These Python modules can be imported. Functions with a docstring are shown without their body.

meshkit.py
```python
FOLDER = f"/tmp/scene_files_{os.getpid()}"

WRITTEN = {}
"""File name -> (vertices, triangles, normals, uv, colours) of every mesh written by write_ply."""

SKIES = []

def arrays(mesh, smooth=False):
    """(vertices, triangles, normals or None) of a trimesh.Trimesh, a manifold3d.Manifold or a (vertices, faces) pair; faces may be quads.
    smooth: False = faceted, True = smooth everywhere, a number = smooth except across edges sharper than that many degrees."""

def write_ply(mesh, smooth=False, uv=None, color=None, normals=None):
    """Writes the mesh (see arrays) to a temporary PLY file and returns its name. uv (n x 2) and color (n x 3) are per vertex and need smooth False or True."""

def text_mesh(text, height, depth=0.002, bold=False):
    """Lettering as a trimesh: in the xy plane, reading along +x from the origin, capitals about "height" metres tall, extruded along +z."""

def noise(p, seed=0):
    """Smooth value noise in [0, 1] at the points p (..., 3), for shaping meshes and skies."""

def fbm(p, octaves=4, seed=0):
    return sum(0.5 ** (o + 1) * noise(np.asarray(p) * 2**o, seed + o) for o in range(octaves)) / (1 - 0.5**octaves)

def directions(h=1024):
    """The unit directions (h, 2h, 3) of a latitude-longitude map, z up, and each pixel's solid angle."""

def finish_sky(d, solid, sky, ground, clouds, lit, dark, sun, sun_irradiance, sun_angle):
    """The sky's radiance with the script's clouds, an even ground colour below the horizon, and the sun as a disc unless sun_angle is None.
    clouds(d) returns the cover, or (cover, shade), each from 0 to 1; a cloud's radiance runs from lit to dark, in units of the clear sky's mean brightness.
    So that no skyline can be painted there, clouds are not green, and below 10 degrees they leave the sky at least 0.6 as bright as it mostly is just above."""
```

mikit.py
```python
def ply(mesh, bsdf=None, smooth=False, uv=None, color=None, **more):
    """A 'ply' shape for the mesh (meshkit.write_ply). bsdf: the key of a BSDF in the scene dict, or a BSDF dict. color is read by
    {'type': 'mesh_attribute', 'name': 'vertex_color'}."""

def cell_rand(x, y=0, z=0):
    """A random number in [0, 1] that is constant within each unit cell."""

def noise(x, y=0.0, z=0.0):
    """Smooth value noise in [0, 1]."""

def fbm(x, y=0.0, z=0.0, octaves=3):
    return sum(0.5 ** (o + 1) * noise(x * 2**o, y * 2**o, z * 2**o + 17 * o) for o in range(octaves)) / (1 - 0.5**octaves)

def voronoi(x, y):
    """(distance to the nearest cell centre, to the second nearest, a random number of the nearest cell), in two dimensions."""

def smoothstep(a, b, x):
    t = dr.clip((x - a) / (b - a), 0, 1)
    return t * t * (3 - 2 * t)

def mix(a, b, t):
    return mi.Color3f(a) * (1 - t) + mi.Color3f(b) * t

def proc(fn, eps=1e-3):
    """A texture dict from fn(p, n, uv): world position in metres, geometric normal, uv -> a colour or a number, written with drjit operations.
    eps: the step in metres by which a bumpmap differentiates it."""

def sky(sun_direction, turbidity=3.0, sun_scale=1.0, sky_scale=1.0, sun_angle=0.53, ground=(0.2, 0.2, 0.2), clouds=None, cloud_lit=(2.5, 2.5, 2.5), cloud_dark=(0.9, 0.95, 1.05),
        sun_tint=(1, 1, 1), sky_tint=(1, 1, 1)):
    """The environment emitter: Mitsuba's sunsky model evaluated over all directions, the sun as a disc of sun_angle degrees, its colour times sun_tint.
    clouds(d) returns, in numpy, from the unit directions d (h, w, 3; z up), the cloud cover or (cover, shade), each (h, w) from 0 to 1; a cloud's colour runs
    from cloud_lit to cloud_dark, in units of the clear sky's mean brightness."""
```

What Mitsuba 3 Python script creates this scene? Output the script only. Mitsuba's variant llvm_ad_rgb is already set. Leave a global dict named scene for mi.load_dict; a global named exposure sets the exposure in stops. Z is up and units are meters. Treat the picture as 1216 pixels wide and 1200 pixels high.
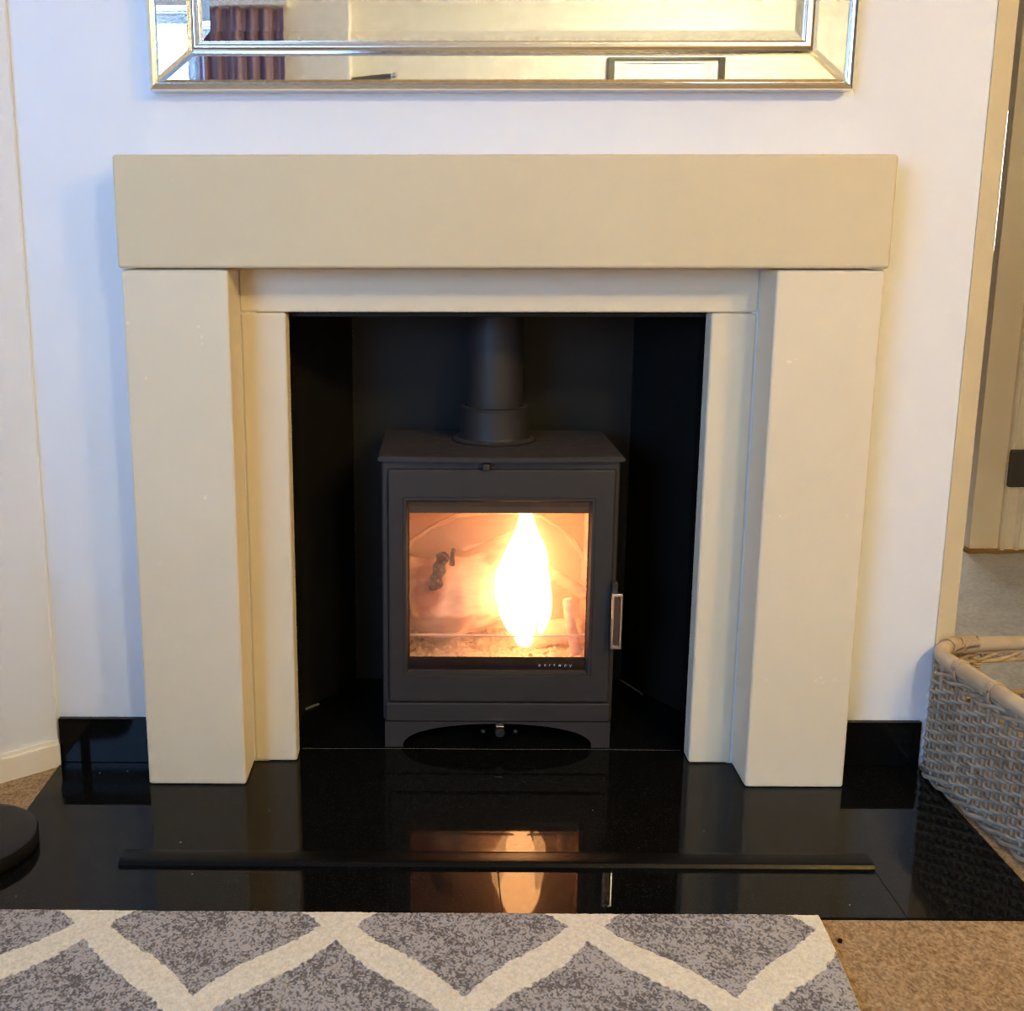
import math, random
import numpy as np
import trimesh, manifold3d as m3
import drjit as dr
import mitsuba as mi
import mikit, meshkit
from mikit import proc, noise, fbm, smoothstep, mix

T = mi.ScalarTransform4f
PI = math.pi
rng = np.random.default_rng(7)
scene, labels = {}, {}
exposure = -0.07

# ------------------------------------------------------------------ camera
CAM = np.array([-0.1133, -1.9706, 1.0433])
FWD = np.array([-0.00958702, 0.97985563, -0.19947689])
UP = np.array([-0.00234912, 0.19946344, 0.97990245])
scene['camera'] = {'type': 'perspective', 'fov': 50.5287, 'fov_axis': 'x', 'near_clip': 0.02, 'far_clip': 100.0,
                   'principal_point_offset_x': 0.082256, 'principal_point_offset_y': 0.03831,
                   'to_world': T().look_at(origin=CAM.tolist(), target=(CAM + FWD).tolist(), up=UP.tolist())}

# ------------------------------------------------------------------ lights (radiances; the lamps' meshes follow in their builders)
WINDOW_L = [4.8, 10.1, 19.5]       # daylight in the window behind the camera
LAMP_L = [122.0, 76.0, 21.0]      # warm globe lamp behind the camera, right
GLOW_L = [225.0, 206.0, 128.0]         # unseen ceiling light added to brighten the rear wall
HALL_L = [36.0, 34.0, 32.0]            # hall window, widened out of view to light the hall
FLAME_L = [27.0, 11.8, 4.0]


# ------------------------------------------------------------------ helpers
def add(key, mesh, bsdf, smooth=35, label=None, cat=None, group=None, kind=None, **more):
    k, i = key, 0
    while k in scene:
        i += 1
        k = f'{key}_{i:03d}'
    scene[k] = mikit.ply(mesh, bsdf, smooth, **more)
    note(k, label, cat, group, kind)
    return k


def note(k, label=None, cat=None, group=None, kind=None):
    d = {a: b for a, b in (('label', label), ('category', cat), ('group', group), ('kind', kind)) if b}
    if d:
        labels.setdefault(k, {}).update(d)


def thing(name, label, cat=None, group=None, kind=None):
    k, i = name, 0
    while k in labels:
        i += 1
        k = f'{name}_{i:03d}'
    note(k, label, cat, group, kind)
    return k


def tm(man):
    m = man.to_mesh()
    return trimesh.Trimesh(np.array(m.vert_properties[:, :3]), np.array(m.tri_verts), process=False)


def box(lo, hi):
    lo, hi = np.array(lo, float), np.array(hi, float)
    return m3.Manifold.cube((hi - lo).tolist()).translate(lo.tolist())


def rbox(lo, hi, r=0.004, seg=12):
    lo, hi = np.array(lo, float), np.array(hi, float)
    s = m3.Manifold.sphere(r, seg)
    return m3.Manifold.batch_hull([s.translate([x, y, z]) for x in (lo[0] + r, hi[0] - r) for y in (lo[1] + r, hi[1] - r) for z in (lo[2] + r, hi[2] - r)])


def cbox(lo, hi, c=0.0012):
    """A box whose edges carry a small chamfer."""
    lo, hi = np.array(lo, float), np.array(hi, float)
    pts = []
    for sx in (0, 1):
        for sy in (0, 1):
            for sz in (0, 1):
                p = np.where([sx, sy, sz], hi, lo)
                d = np.where([sx, sy, sz], -c, c)
                pts += [p + d * [0, 1, 1], p + d * [1, 0, 1], p + d * [1, 1, 0]]
    return m3.Manifold.hull_points(np.array(pts))


def prism(poly, z0, z1):
    """Plan polygon (x, y) extruded upwards."""
    a = np.array(poly, float)
    if np.sum(a[:, 0] * np.roll(a[:, 1], -1) - np.roll(a[:, 0], -1) * a[:, 1]) < 0:
        a = a[::-1]
    return m3.CrossSection([a.tolist()]).extrude(z1 - z0).translate([0, 0, z0]) if hasattr(m3.CrossSection([a.tolist()]), 'extrude') else m3.Manifold.extrude(m3.CrossSection([a.tolist()]), z1 - z0).translate([0, 0, z0])


def xz_prism(poly, y0, y1):
    """Elevation polygon (x, z) extruded in depth from y0 to y1."""
    return prism([(x, -z) for x, z in poly], 0, y1 - y0).rotate([-90, 0, 0]).translate([0, y0, 0])


def lathe(profile, n=48, at=(0, 0, 0)):
    m = trimesh.creation.revolve(np.array(profile, float), sections=n)
    m.apply_translation(at)
    return m


def tube(path, r, n=8, closed=False, colors=None):
    p = np.asarray(path, float)
    N = len(p)
    r = np.broadcast_to(r, (N,))
    t = np.roll(p, -1, 0) - np.roll(p, 1, 0) if closed else np.gradient(p, axis=0)
    t /= np.linalg.norm(t, axis=1, keepdims=True) + 1e-12
    ref = np.array([0, 0, 1.0]) if np.abs(t[:, 2]).mean() < 0.8 else np.array([1.0, 0, 0])
    a = np.cross(t, ref)
    a /= np.linalg.norm(a, axis=1, keepdims=True) + 1e-12
    b = np.cross(t, a)
    th = np.arange(n) / n * 2 * PI
    v = (p[:, None] + r[:, None, None] * (np.cos(th)[None, :, None] * a[:, None] + np.sin(th)[None, :, None] * b[:, None])).reshape(-1, 3)
    f = []
    for i in range(N if closed else N - 1):
        j = (i + 1) % N
        for k in range(n):
            l = (k + 1) % n
            f += [[i * n + k, i * n + l, j * n + l], [i * n + k, j * n + l, j * n + k]]
    if not closed:
        v = np.vstack([v, p[:1], p[-1:]])
        for k in range(n):
            l = (k + 1) % n
            f += [[N * n, l, k], [N * n + 1, (N - 1) * n + k, (N - 1) * n + l]]
    m = trimesh.Trimesh(v, np.array(f), process=False)
    if m.volume < 0:
        m.invert()
    return m


cat_mesh = trimesh.util.concatenate


# ------------------------------------------------------------------ materials
def P(color, rough=0.6, spec=0.5, two=True, **kw):
    c = proc(color) if callable(color) else {'type': 'rgb', 'value': list(color)}
    d = {'type': 'principled', 'base_color': c, 'roughness': rough, 'specular': spec, **kw}
    return {'type': 'twosided', 'bsdf': d} if two else d


def bump(b, fn, eps):
    return {'type': 'bumpmap', 'arbitrary': {**proc(fn, eps)}, 'scale': 1.0, 'bsdf': b}


def wall_color(p, n, uv):
    v = fbm(p.x * 3.1, p.y * 3.1, p.z * 3.1)
    return mix([.76, .765, .785], [.79, .795, .815], v)


def stone_color(p, n, uv):
    v = fbm(p.x * 5, p.y * 5, p.z * 5, octaves=4)
    s = noise(p.x * 900, p.y * 900, p.z * 900)
    c = mix([.63, .515, .325], [.67, .555, .36], v) * (0.985 + 0.03 * s)
    chip = smoothstep(.93, .96, noise(p.x * 31 + 5, p.y * 31, p.z * 31 + 9)) * smoothstep(.70, .8, noise(p.x * 210, p.y * 210, p.z * 160))
    return c * (1 + .16 * chip)


def lit_stone_color(p, n, uv):
    return stone_color(p, n, uv) * mi.Color3f(1.15, 1.20, 1.36)  # same stone, tinted paler for the light on legs and slips


def carpet_color(p, n, uv):
    a = noise(p.x * 330, p.y * 260, 0)
    b = noise(p.x * 150, p.y * 120, 3)
    c = fbm(p.x * 14, p.y * 14, 7)
    return mix([.23, .135, .062], [.54, .37, .215], dr.clip(.75 * a + .45 * b + .25 * c - .25, 0, 1))


def hall_color(p, n, uv):
    a = noise(p.x * 130, p.y * 130, 0)
    c = fbm(p.x * 9, p.y * 9, 7)
    return mix([.32, .315, .31], [.52, .51, .50], dr.clip(.5 * a + .6 * c - .05, 0, 1))


RUG_X0, RUG_T, RUG_Y0, RUG_A = -0.6504, 0.3835, -0.462, 0.200


def rug_pattern(x, y, lib):
    """Signed measure: 1 in the cream trellis, 0 in the grey cells."""
    s = (x - RUG_X0) / RUG_T
    s = s - lib.floor(s)
    t = 1 - lib.abs(2 * s - 1)
    w = t + .045 * lib.sin(2 * PI * t)
    q = (RUG_Y0 - y) / (2 * RUG_A)
    q = q - lib.floor(q)
    d1 = lib.abs(q - .5 * w)
    d2 = lib.abs(q - 1 + .5 * w)
    d3 = lib.abs(q - 1 - .5 * w)
    return (lib.minimum(lib.minimum(d1, d2), d3)) * 2 * RUG_A


def rug_color(p, n, uv):
    x = p.x + .006 * (noise(p.x * 160, p.y * 160, 0) - .5)
    y = p.y + .006 * (noise(p.x * 160, p.y * 160, 5) - .5)
    d = rug_pattern(x, y, dr)
    cream = 1 - smoothstep(.034, .0385, d)
    edge = dr.maximum(1 - smoothstep(.004, .009, -.4185 - p.y), 0)
    cream = cream * (1 - edge)
    a = noise(p.x * 420, p.y * 330, 1)
    b = noise(p.x * 190, p.y * 170, 2)
    c = fbm(p.x * 22, p.y * 22, 4)
    g = dr.clip(.95 * a + .6 * b + .7 * c - .72, 0, 1)
    grey = mix([.135, .124, .130], [.46, .435, .435], smoothstep(-.08, .78, g))
    cr = mix([.70, .635, .50], [.93, .87, .74], dr.clip(.6 * a + .5 * b - .05, 0, 1))
    return mix(mix(grey, [.42, .40, .38], edge), cr, cream)


def granite_color(p, n, uv):
    s = smoothstep(.72, .95, noise(p.x * 700, p.y * 700, p.z * 700))
    return mix([.0035, .0035, .0036], [.022, .022, .022], s)


def soot_color(p, n, uv):
    v = fbm(p.x * 9, p.y * 9, p.z * 9)
    return mix([.007, .006, .005], [.013, .011, .009], v)


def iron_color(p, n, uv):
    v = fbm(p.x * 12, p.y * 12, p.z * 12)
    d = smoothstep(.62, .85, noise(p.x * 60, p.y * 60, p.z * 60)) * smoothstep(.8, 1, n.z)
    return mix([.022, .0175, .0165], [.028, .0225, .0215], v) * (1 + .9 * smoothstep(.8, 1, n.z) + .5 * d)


def brick_color(p, n, uv):
    v = fbm(p.x * 18, p.y * 18, p.z * 18)
    s = smoothstep(.50, .72, fbm(p.x * 7 + 3, p.z * 9, p.y * 7))
    return mix(mix([.57, .42, .355], [.68, .53, .455], v), [.30, .175, .135], .6 * s)


def log_color(p, n, uv):
    v = fbm(p.x * 30, p.y * 90, p.z * 90)
    k = smoothstep(.50, .66, fbm(p.x * 11 + 8, p.y * 20, p.z * 13 + 2))
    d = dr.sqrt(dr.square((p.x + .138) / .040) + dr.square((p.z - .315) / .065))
    red = 1 - smoothstep(.55, 1.15, d + .5 * (fbm(p.x * 40, p.y * 40, p.z * 40) - .5))  # ember glow of the charred zone put into the log's colour
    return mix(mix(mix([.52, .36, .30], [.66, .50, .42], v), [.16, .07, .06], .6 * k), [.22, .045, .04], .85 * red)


def char_color(p, n, uv):
    v = noise(p.x * 160, p.y * 160, p.z * 120)
    return mix([.012, .008, .008], [.16, .08, .07], smoothstep(.55, .95, v))


def ash_color(p, n, uv):
    v = noise(p.x * 110, p.y * 110, p.z * 110)
    k = smoothstep(.62, .78, fbm(p.x * 40, p.y * 40, 3))
    return mix(mix([.46, .40, .34], [.74, .67, .58], v), [.10, .07, .06], k * .8)


def wick_bump(p, n, uv):
    return .0006 * noise(p.x * 900, p.y * 900, p.z * 250)


def carpet_bump(p, n, uv):
    return .004 * noise(p.x * 380, p.y * 380, 0) + .003 * noise(p.x * 160, p.y * 160, 3)


def curtain_color(p, n, uv):
    v = noise(p.x * 60, 0, p.z * 2)
    return mix([.28, .175, .22], [.40, .28, .33], v)


scene['wall_paint'] = bump(P(wall_color, .75, .25), lambda p, n, uv: .0009 * fbm(p.x * 45, p.y * 45, p.z * 45), 3e-3)
scene['rear_paint'] = P([.80, .79, .78], .8, .2)
scene['bounce_cut_paint'] = P([.20, .20, .205], .8, .2)  # unseen side walls made dark to cut bounced room light
scene['sofa_cloth'] = P([.07, .07, .075], .9, .1)
scene['white_paint'] = P([.80, .78, .74], .5, .4)
scene['gloss_cream'] = P([.84, .76, .62], .35, .4)
scene['skirting_paint'] = P([.88, .81, .68], .4, .4)
scene['ceiling_paint'] = P([.50, .495, .49], .9, .1)
scene['stone'] = bump(P(stone_color, .62, .3), lambda p, n, uv: .00012 * noise(p.x * 700, p.y * 700, p.z * 700), 6e-4)
scene['lit_stone'] = bump(P(lit_stone_color, .62, .3), lambda p, n, uv: .00012 * noise(p.x * 700, p.y * 700, p.z * 700), 6e-4)
scene['carpet'] = bump(P(carpet_color, 1.0, .05, sheen=.3), carpet_bump, 1e-3)
scene['hall_carpet'] = P(hall_color, 1.0, .05)
scene['rug_pile'] = bump(P(rug_color, 1.0, .05, sheen=.3), lambda p, n, uv: .0035 * noise(p.x * 340, p.y * 340, 1), 1e-3)
scene['granite'] = P(granite_color, .035, .19)
scene['granite_honed'] = P(granite_color, .28, .12)
scene['dust'] = P([.22, .21, .20], .9, .1)
scene['soot_panel'] = P(soot_color, .5, .25)
scene['iron'] = bump(P(iron_color, .55, .45), lambda p, n, uv: .00012 * noise(p.x * 800, p.y * 800, p.z * 800), 6e-4)
scene['black_iron'] = P([.012, .011, .011], .5, .4)
scene['chrome'] = P([.78, .76, .74], .16, .5, metallic=1.0)
scene['reflection_steel'] = P([.16, .11, .10], .2, .5, metallic=.9)  # reddish dark tint painted for the reflection in the handle's centre
scene['fire_brick'] = P(brick_color, .95, .1)
scene['sooty_brick'] = P([.36, .215, .155], .95, .1)
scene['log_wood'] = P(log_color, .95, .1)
scene['char'] = P(char_color, .95, .1)
scene['ash'] = P(ash_color, 1.0, .05)
scene['stove_glass'] = {'type': 'thindielectric'}
scene['border_print'] = P([.016, .006, .006], .25, .5)
scene['lettering_print'] = P([.66, .62, .60], .5, .4)
scene['mirror_silver'] = {'type': 'twosided', 'bsdf': {'type': 'conductor', 'specular_reflectance': {'type': 'rgb', 'value': [.93, .95, .94]}, 'material': 'none'}}
scene['champagne_metal'] = P([.84, .80, .72], .22, .5, metallic=1.0)
scene['bronze'] = P([.085, .075, .062], .45, .5, metallic=.6)
scene['black_plastic'] = P([.007, .006, .0055], .35, .25)
scene['curtain_cloth'] = P(curtain_color, .9, .2)
scene['picture_black'] = P([.02, .02, .022], .35, .5)
scene['picture_mount'] = P([.74, .78, .83], .8, .2)
scene['dark_hall'] = P([.10, .075, .055], .8, .2)
scene['worn_wood'] = P([.30, .17, .06], .8, .2)
scene['pole_metal'] = P([.10, .11, .13], .35, .5, metallic=.6)
scene['wicker'] = bump(P([1, 1, 1], .75, .3), wick_bump, 8e-4)
scene['wicker']['bsdf']['bsdf']['base_color'] = {'type': 'mesh_attribute', 'name': 'vertex_color'}
scene['glow_glass'] = P([.9, .9, .9], .3, .4)
scene['flame_gas'] = {'type': 'diffuse', 'reflectance': {'type': 'rgb', 'value': [.02, .02, .02]}}

# ------------------------------------------------------------------ setting
WY = 0.105           # face of the fireplace wall
CEIL = 2.60
FLOOR = -0.004
WL, WR = -0.8935, 0.887

hole = (-0.46, 0.48, -0.02, 0.935)
wall = prism([(WL, WY), (WR - .004, WY), (WR - .0012, WY + .0012), (WR, WY + .004), (WR, WY + .03), (.80, WY + .62), (-.80, WY + .62), (WL, WY + .10)], -.03, CEIL) - box((hole[0], -1, -.1), (hole[1], WY + .50, hole[3]))
add('wall_back', tm(wall), 'wall_paint', 30, 'pale lavender white plaster wall around the fireplace', kind='structure')
# splayed strip at the right end of the wall, running back to the doorway
sx, sy = .959, .177
add('wall_right', tm(prism([(WR + .001, WY + .001), (sx, sy), (sx + .0, sy + .20), (WR, WY + .20)], -.03, CEIL)), 'gloss_cream', False,
    'narrow beige splayed edge of the wall beside the doorway', kind='structure')
# splayed wall on the left, coming forward
ux, uy = -.0929, -.0731
ul = math.hypot(ux, uy)
ux, uy = ux / ul, uy / ul
L = 1.30
lx, ly = WL + ux * L, WY - .012 + uy * L
add('wall_left', tm(prism([(WL, WY - .012), (lx, ly), (lx - .1, ly + .12), (WL, WY + .12)], -.03, CEIL)), 'wall_paint', False,
    'splayed plaster wall left of the fireplace above a cream baseboard', kind='structure')
nx, ny = (-uy, ux) if ux < 0 else (uy, -ux)      # normal of the splayed wall, into the room
bb = [(WL, WY - .012), (lx, ly), (lx + nx * .012, ly + ny * .012), (WL + nx * .012, WY - .012 + ny * .012)]
bb2 = [(WL, WY - .012), (lx, ly), (lx + nx * .006, ly + ny * .006), (WL + nx * .006, WY - .012 + ny * .006)]
add('baseboard_left', tm(prism(bb, FLOOR - .004, .044) + prism(bb2, .0435, .052)), 'skirting_paint', False,
    'cream painted baseboard along the left wall', kind='structure')
# room behind the camera
BY, BY2, BX, RX = -4.20, -4.40, -0.610, 2.60
WIN = (-3.62, -1.46, .80, 2.296)
back = box((-4.02, BY - .12, -.03), (BX, BY, CEIL)) - box((WIN[0], BY - 1, WIN[2]), (WIN[1], BY + 1, WIN[3]))
add('wall_rear', tm(back), 'rear_paint', False, 'cream wall with a window behind the camera', kind='structure')
add('wall_rear_001', tm(box((BX - .02, BY2 - .12, -.03), (RX + .1, BY2, CEIL)) + box((BX - .02, BY2 - .1, -.03), (BX, BY - .12, CEIL))), 'rear_paint', False,
    'cream wall with a framed picture behind the camera', kind='structure')
add('wall_side_002', tm(prism([(lx - .001, ly), (-3.90, -1.9), (-4.02, -1.8), (lx - .1, ly + .12)], -.03, CEIL)), 'bounce_cut_paint', False, 'unseen wall at the left of the room, darkened to cut bounced light', kind='structure')
add('wall_side', tm(box((-4.02, BY, -.03), (-3.90, -1.85, CEIL))), 'bounce_cut_paint', False, 'side wall left of the room', kind='structure')
add('wall_side_001', tm(box((RX, BY2, -.03), (RX + .1, 1.80, CEIL)) + box((3.30, 1.74, -.03), (3.40, 4.1, CEIL)) + box((RX, 1.74, -.03), (3.40, 1.80, CEIL))), 'bounce_cut_paint', False, 'side wall right of the room', kind='structure')
add('ceiling', tm(box((-4.02, BY2 - .12, CEIL), (3.4, 4.2, CEIL + .1))), 'ceiling_paint', False, 'white ceiling', kind='structure')
# floors
split = .22
add('floor', tm(box((-4.02, BY2 - .12, -.09), (RX + .1, split, FLOOR))), 'carpet', False, 'brown flecked carpet around the hearth', kind='structure')
add('floor_hall', tm(box((.90, split, -.09), (3.4, 4.1, FLOOR))), 'hall_carpet', False, 'grey carpet in the hall beyond the doorway', kind='structure')
# window
wf = box((WIN[0], BY - .10, WIN[2]), (WIN[1], BY - .05, WIN[3]))
panes, W2 = [], (WIN[1] - WIN[0]) / 2
for i in range(2):
    a = WIN[0] + i * W2
    panes.append((a + .05, a + W2 - .05, WIN[2] + .05, WIN[3] - .05))
    wf -= box((panes[i][0], BY - 1, panes[i][2]), (panes[i][1], BY + 1, panes[i][3]))
wroot = add('window_1', tm(wf), 'white_paint', False, 'white window behind the camera, bright with daylight', kind='structure')
for a, b, c, d in panes:
    q = trimesh.Trimesh([[a, BY - .07, c], [b, BY - .07, c], [b, BY - .07, d], [a, BY - .07, d]], [[0, 2, 1], [0, 3, 2]], process=False)
    add('window_1__pane', q, 'glow_glass', False, emitter={'type': 'area', 'radiance': {'type': 'rgb', 'value': WINDOW_L}})
add('window_1__sill', tm(rbox((WIN[0] - .06, BY - .1, WIN[2] - .035), (WIN[1] + .06, BY + .09, WIN[2]), .008)), 'white_paint')
# curtain
cx = np.linspace(-1.425, -.950, 150)
fold = .024 * np.sin((cx - cx[0]) * 2 * PI / .092 + 1.1 * np.sin(cx * 23)) + .012 * np.sin(cx * 171)
zs = np.linspace(.06, 2.300, 24)
cv, cf = [], []
for z in zs:
    for x, d in zip(cx, fold):
        cv.append([x + .02 * math.sin(z * 2.1) * (x + 1.18) * .5, BY + .075 + d * (.75 + .25 * (2.3 - z) / 2.3), z])
n_ = len(cx)
for i in range(len(zs) - 1):
    for k in range(n_ - 1):
        cf += [[i * n_ + k, i * n_ + k + 1, (i + 1) * n_ + k + 1], [i * n_ + k, (i + 1) * n_ + k + 1, (i + 1) * n_ + k]]
add('curtain', trimesh.Trimesh(cv, cf, process=False), 'curtain_cloth', True, 'mauve brown pleated curtain seen in the mirror at left', 'curtain')
add('curtain_pelmet', tm(rbox((WIN[0] - .1, BY + .001, 2.302), (-.925, BY + .14, 2.47), .006)), 'white_paint', 35,
    'white pelmet board above the mauve curtain reflected in the mirror', 'pelmet')
# rail with finial beside the corner, reflected in the mirror's lower strip
rail = tube([(BX + .004, BY2 + .03, 1.965), (-.37, BY2 + .20, 1.962)], .015, 12)
cr = thing('curtain_pole', 'short grey metal pole end reflected in the mirror strip', 'curtain pole')
add('curtain_pole__pole', rail, 'pole_metal')
fin = trimesh.creation.icosphere(3, .020)
fin.apply_translation((-.362, BY2 + .206, 1.962))
add('curtain_pole__finial', fin, 'chrome', True)
add('curtain_pole__bracket', tm(rbox((-.50, BY2 + .0005, 1.95), (-.48, BY2 + .12, 1.975), .003)), 'pole_metal')
# framed picture
px0, px1, pz1 = .844, 1.502, 2.086
pic = thing('framed_picture', 'black framed pale picture on the rear wall, reflected at the right of the mirror strip', 'picture')
fr = xz_prism([(px0, 1.15), (px1, 1.15), (px1, pz1), (px0, pz1)], BY2 + .0005, BY2 + .03) - box((px0 + .035, BY2 + .012, 1.185), (px1 - .035, 1, pz1 - .012))
add('framed_picture__frame', tm(fr), 'picture_black', False)
add('framed_picture__mount', tm(box((px0 + .036, BY2 + .010, 1.186), (px1 - .036, BY2 + .014, pz1 - .013)) - box((px0 + .085, BY2, 1.25), (px1 - .085, 1, pz1 - .03))), 'picture_mount', False)
add('framed_picture__print', tm(box((px0 + .088, BY2 + .006, 1.253), (px1 - .088, BY2 + .0128, pz1 - .033))), 'picture_mount', False)
# added unseen behind the camera to keep window light off the floor at left
so = thing('added_sofa', 'unseen dark grey seat added behind the camera to block window light', 'added_sofa')
def sp(lo, hi, r):
    m = tm(rbox(lo, hi, r, 20))
    m.apply_transform(trimesh.transformations.rotation_matrix(math.radians(-12), [0, 0, 1], (-2.0, -2.3, 0)))
    m.apply_translation((0, .55, 0))
    return m
add('added_sofa__base', sp((-2.75, -2.75, .12), (-1.35, -1.90, .34), .03), 'sofa_cloth')
for i in range(2):
    add('added_sofa__seat_cushion', sp((-2.58 + .62 * i, -2.62, .335), (-1.97 + .62 * i, -1.88, .47), .05), 'sofa_cloth')
add('added_sofa__backrest', sp((-2.75, -2.86, .12), (-1.35, -2.60, 1.06), .08), 'sofa_cloth')
for a in (-2.80, -1.47):
    add('added_sofa__armrest', sp((a, -2.80, .12), (a + .20, -1.86, .66), .06), 'sofa_cloth')
for a in (-2.70, -1.45):
    for b in (-2.76, -1.96):
        add('added_sofa__leg', sp((a, b, FLOOR), (a + .06, b + .06, .125), .008), 'black_iron')
# warm lamp behind the camera
lamp = thing('globe_lamp', 'lit warm opal globe lamp hanging from the ceiling behind the camera', 'lamp')
g = trimesh.creation.icosphere(3, .13)
g.apply_translation((1.54, -1.90, 2.02))
add('globe_lamp__shade', g, 'glow_glass', True, emitter={'type': 'area', 'radiance': {'type': 'rgb', 'value': LAMP_L}})
add('globe_lamp__rod', tube([(1.54, -1.90, 2.14), (1.54, -1.90, CEIL)], .008, 10), 'chrome')
add('globe_lamp__rose', lathe([(0, 0), (.055, 0), (.05, -.02), (.012, -.03), (0, -.03)], 32, (1.54, -1.90, CEIL)), 'chrome')

note('added_ceiling_light', 'unseen round opal ceiling light added to brighten the rear wall', 'ceiling light')
add('added_ceiling_light__diffuser', lathe([(.14, .0), (.14, -.03), (.125, -.06), (.08, -.085), (.0, -.095)][::-1], 40, (1.30, -3.30, CEIL - .012)), 'glow_glass', True, emitter={'type': 'area', 'radiance': {'type': 'rgb', 'value': GLOW_L}})
add('added_ceiling_light__rim', lathe([(.135, -.014), (.15, -.014), (.155, -.008), (.155, 0), (0, 0)], 40, (1.30, -3.30, CEIL)), 'chrome')
# hall beyond the doorway
add('wall_hall', tm(box((.90, 4.0, -.03), (3.3, 4.1, CEIL)) - box((1.95, 3, 1.02), (3.1, 5, 1.74))), 'dark_hall', False, 'dark hall wall beyond the doorway', kind='structure')
HY = 1.70
d1 = thing('door_1', 'cream painted door frame seen through the doorway at right', kind='structure')
add('door_1__board', tm(cbox((1.739, HY, FLOOR + .012), (1.838, HY + .04, 2.2), .002)), 'gloss_cream', False)
prof = [(1.838, HY + .04), (1.838, HY - .006), (1.843, HY - .013), (1.850, HY - .015), (1.856, HY - .010), (1.858, HY - .003), (1.888, HY - .003), (1.891, HY - .012), (1.898, HY - .016), (1.906, HY - .012), (1.91, HY - .004),
        (1.96, HY - .004), (1.96, HY + .04)]
add('door_1__moulding', tm(prism(prof, FLOOR + .012, 2.2)), 'gloss_cream', 50)
add('door_1__panel', tm(cbox((1.961, HY + .006, FLOOR + .012), (RX, HY + .035, 2.2), .002)), 'gloss_cream', False)
add('door_1__latch_plate', tm(rbox((1.834, HY - .030, .235), (1.934, HY - .014, .365), .007)), 'bronze', label='dark bronze plate with rounded corners')
ws = [(1.728, HY - .004), (1.735, HY - .02), (1.79, HY - .014), (1.83, HY - .024), (1.90, HY - .012), (1.97, HY - .008), (2.6, HY), (2.6, HY + .04), (1.73, HY + .04)]
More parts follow.
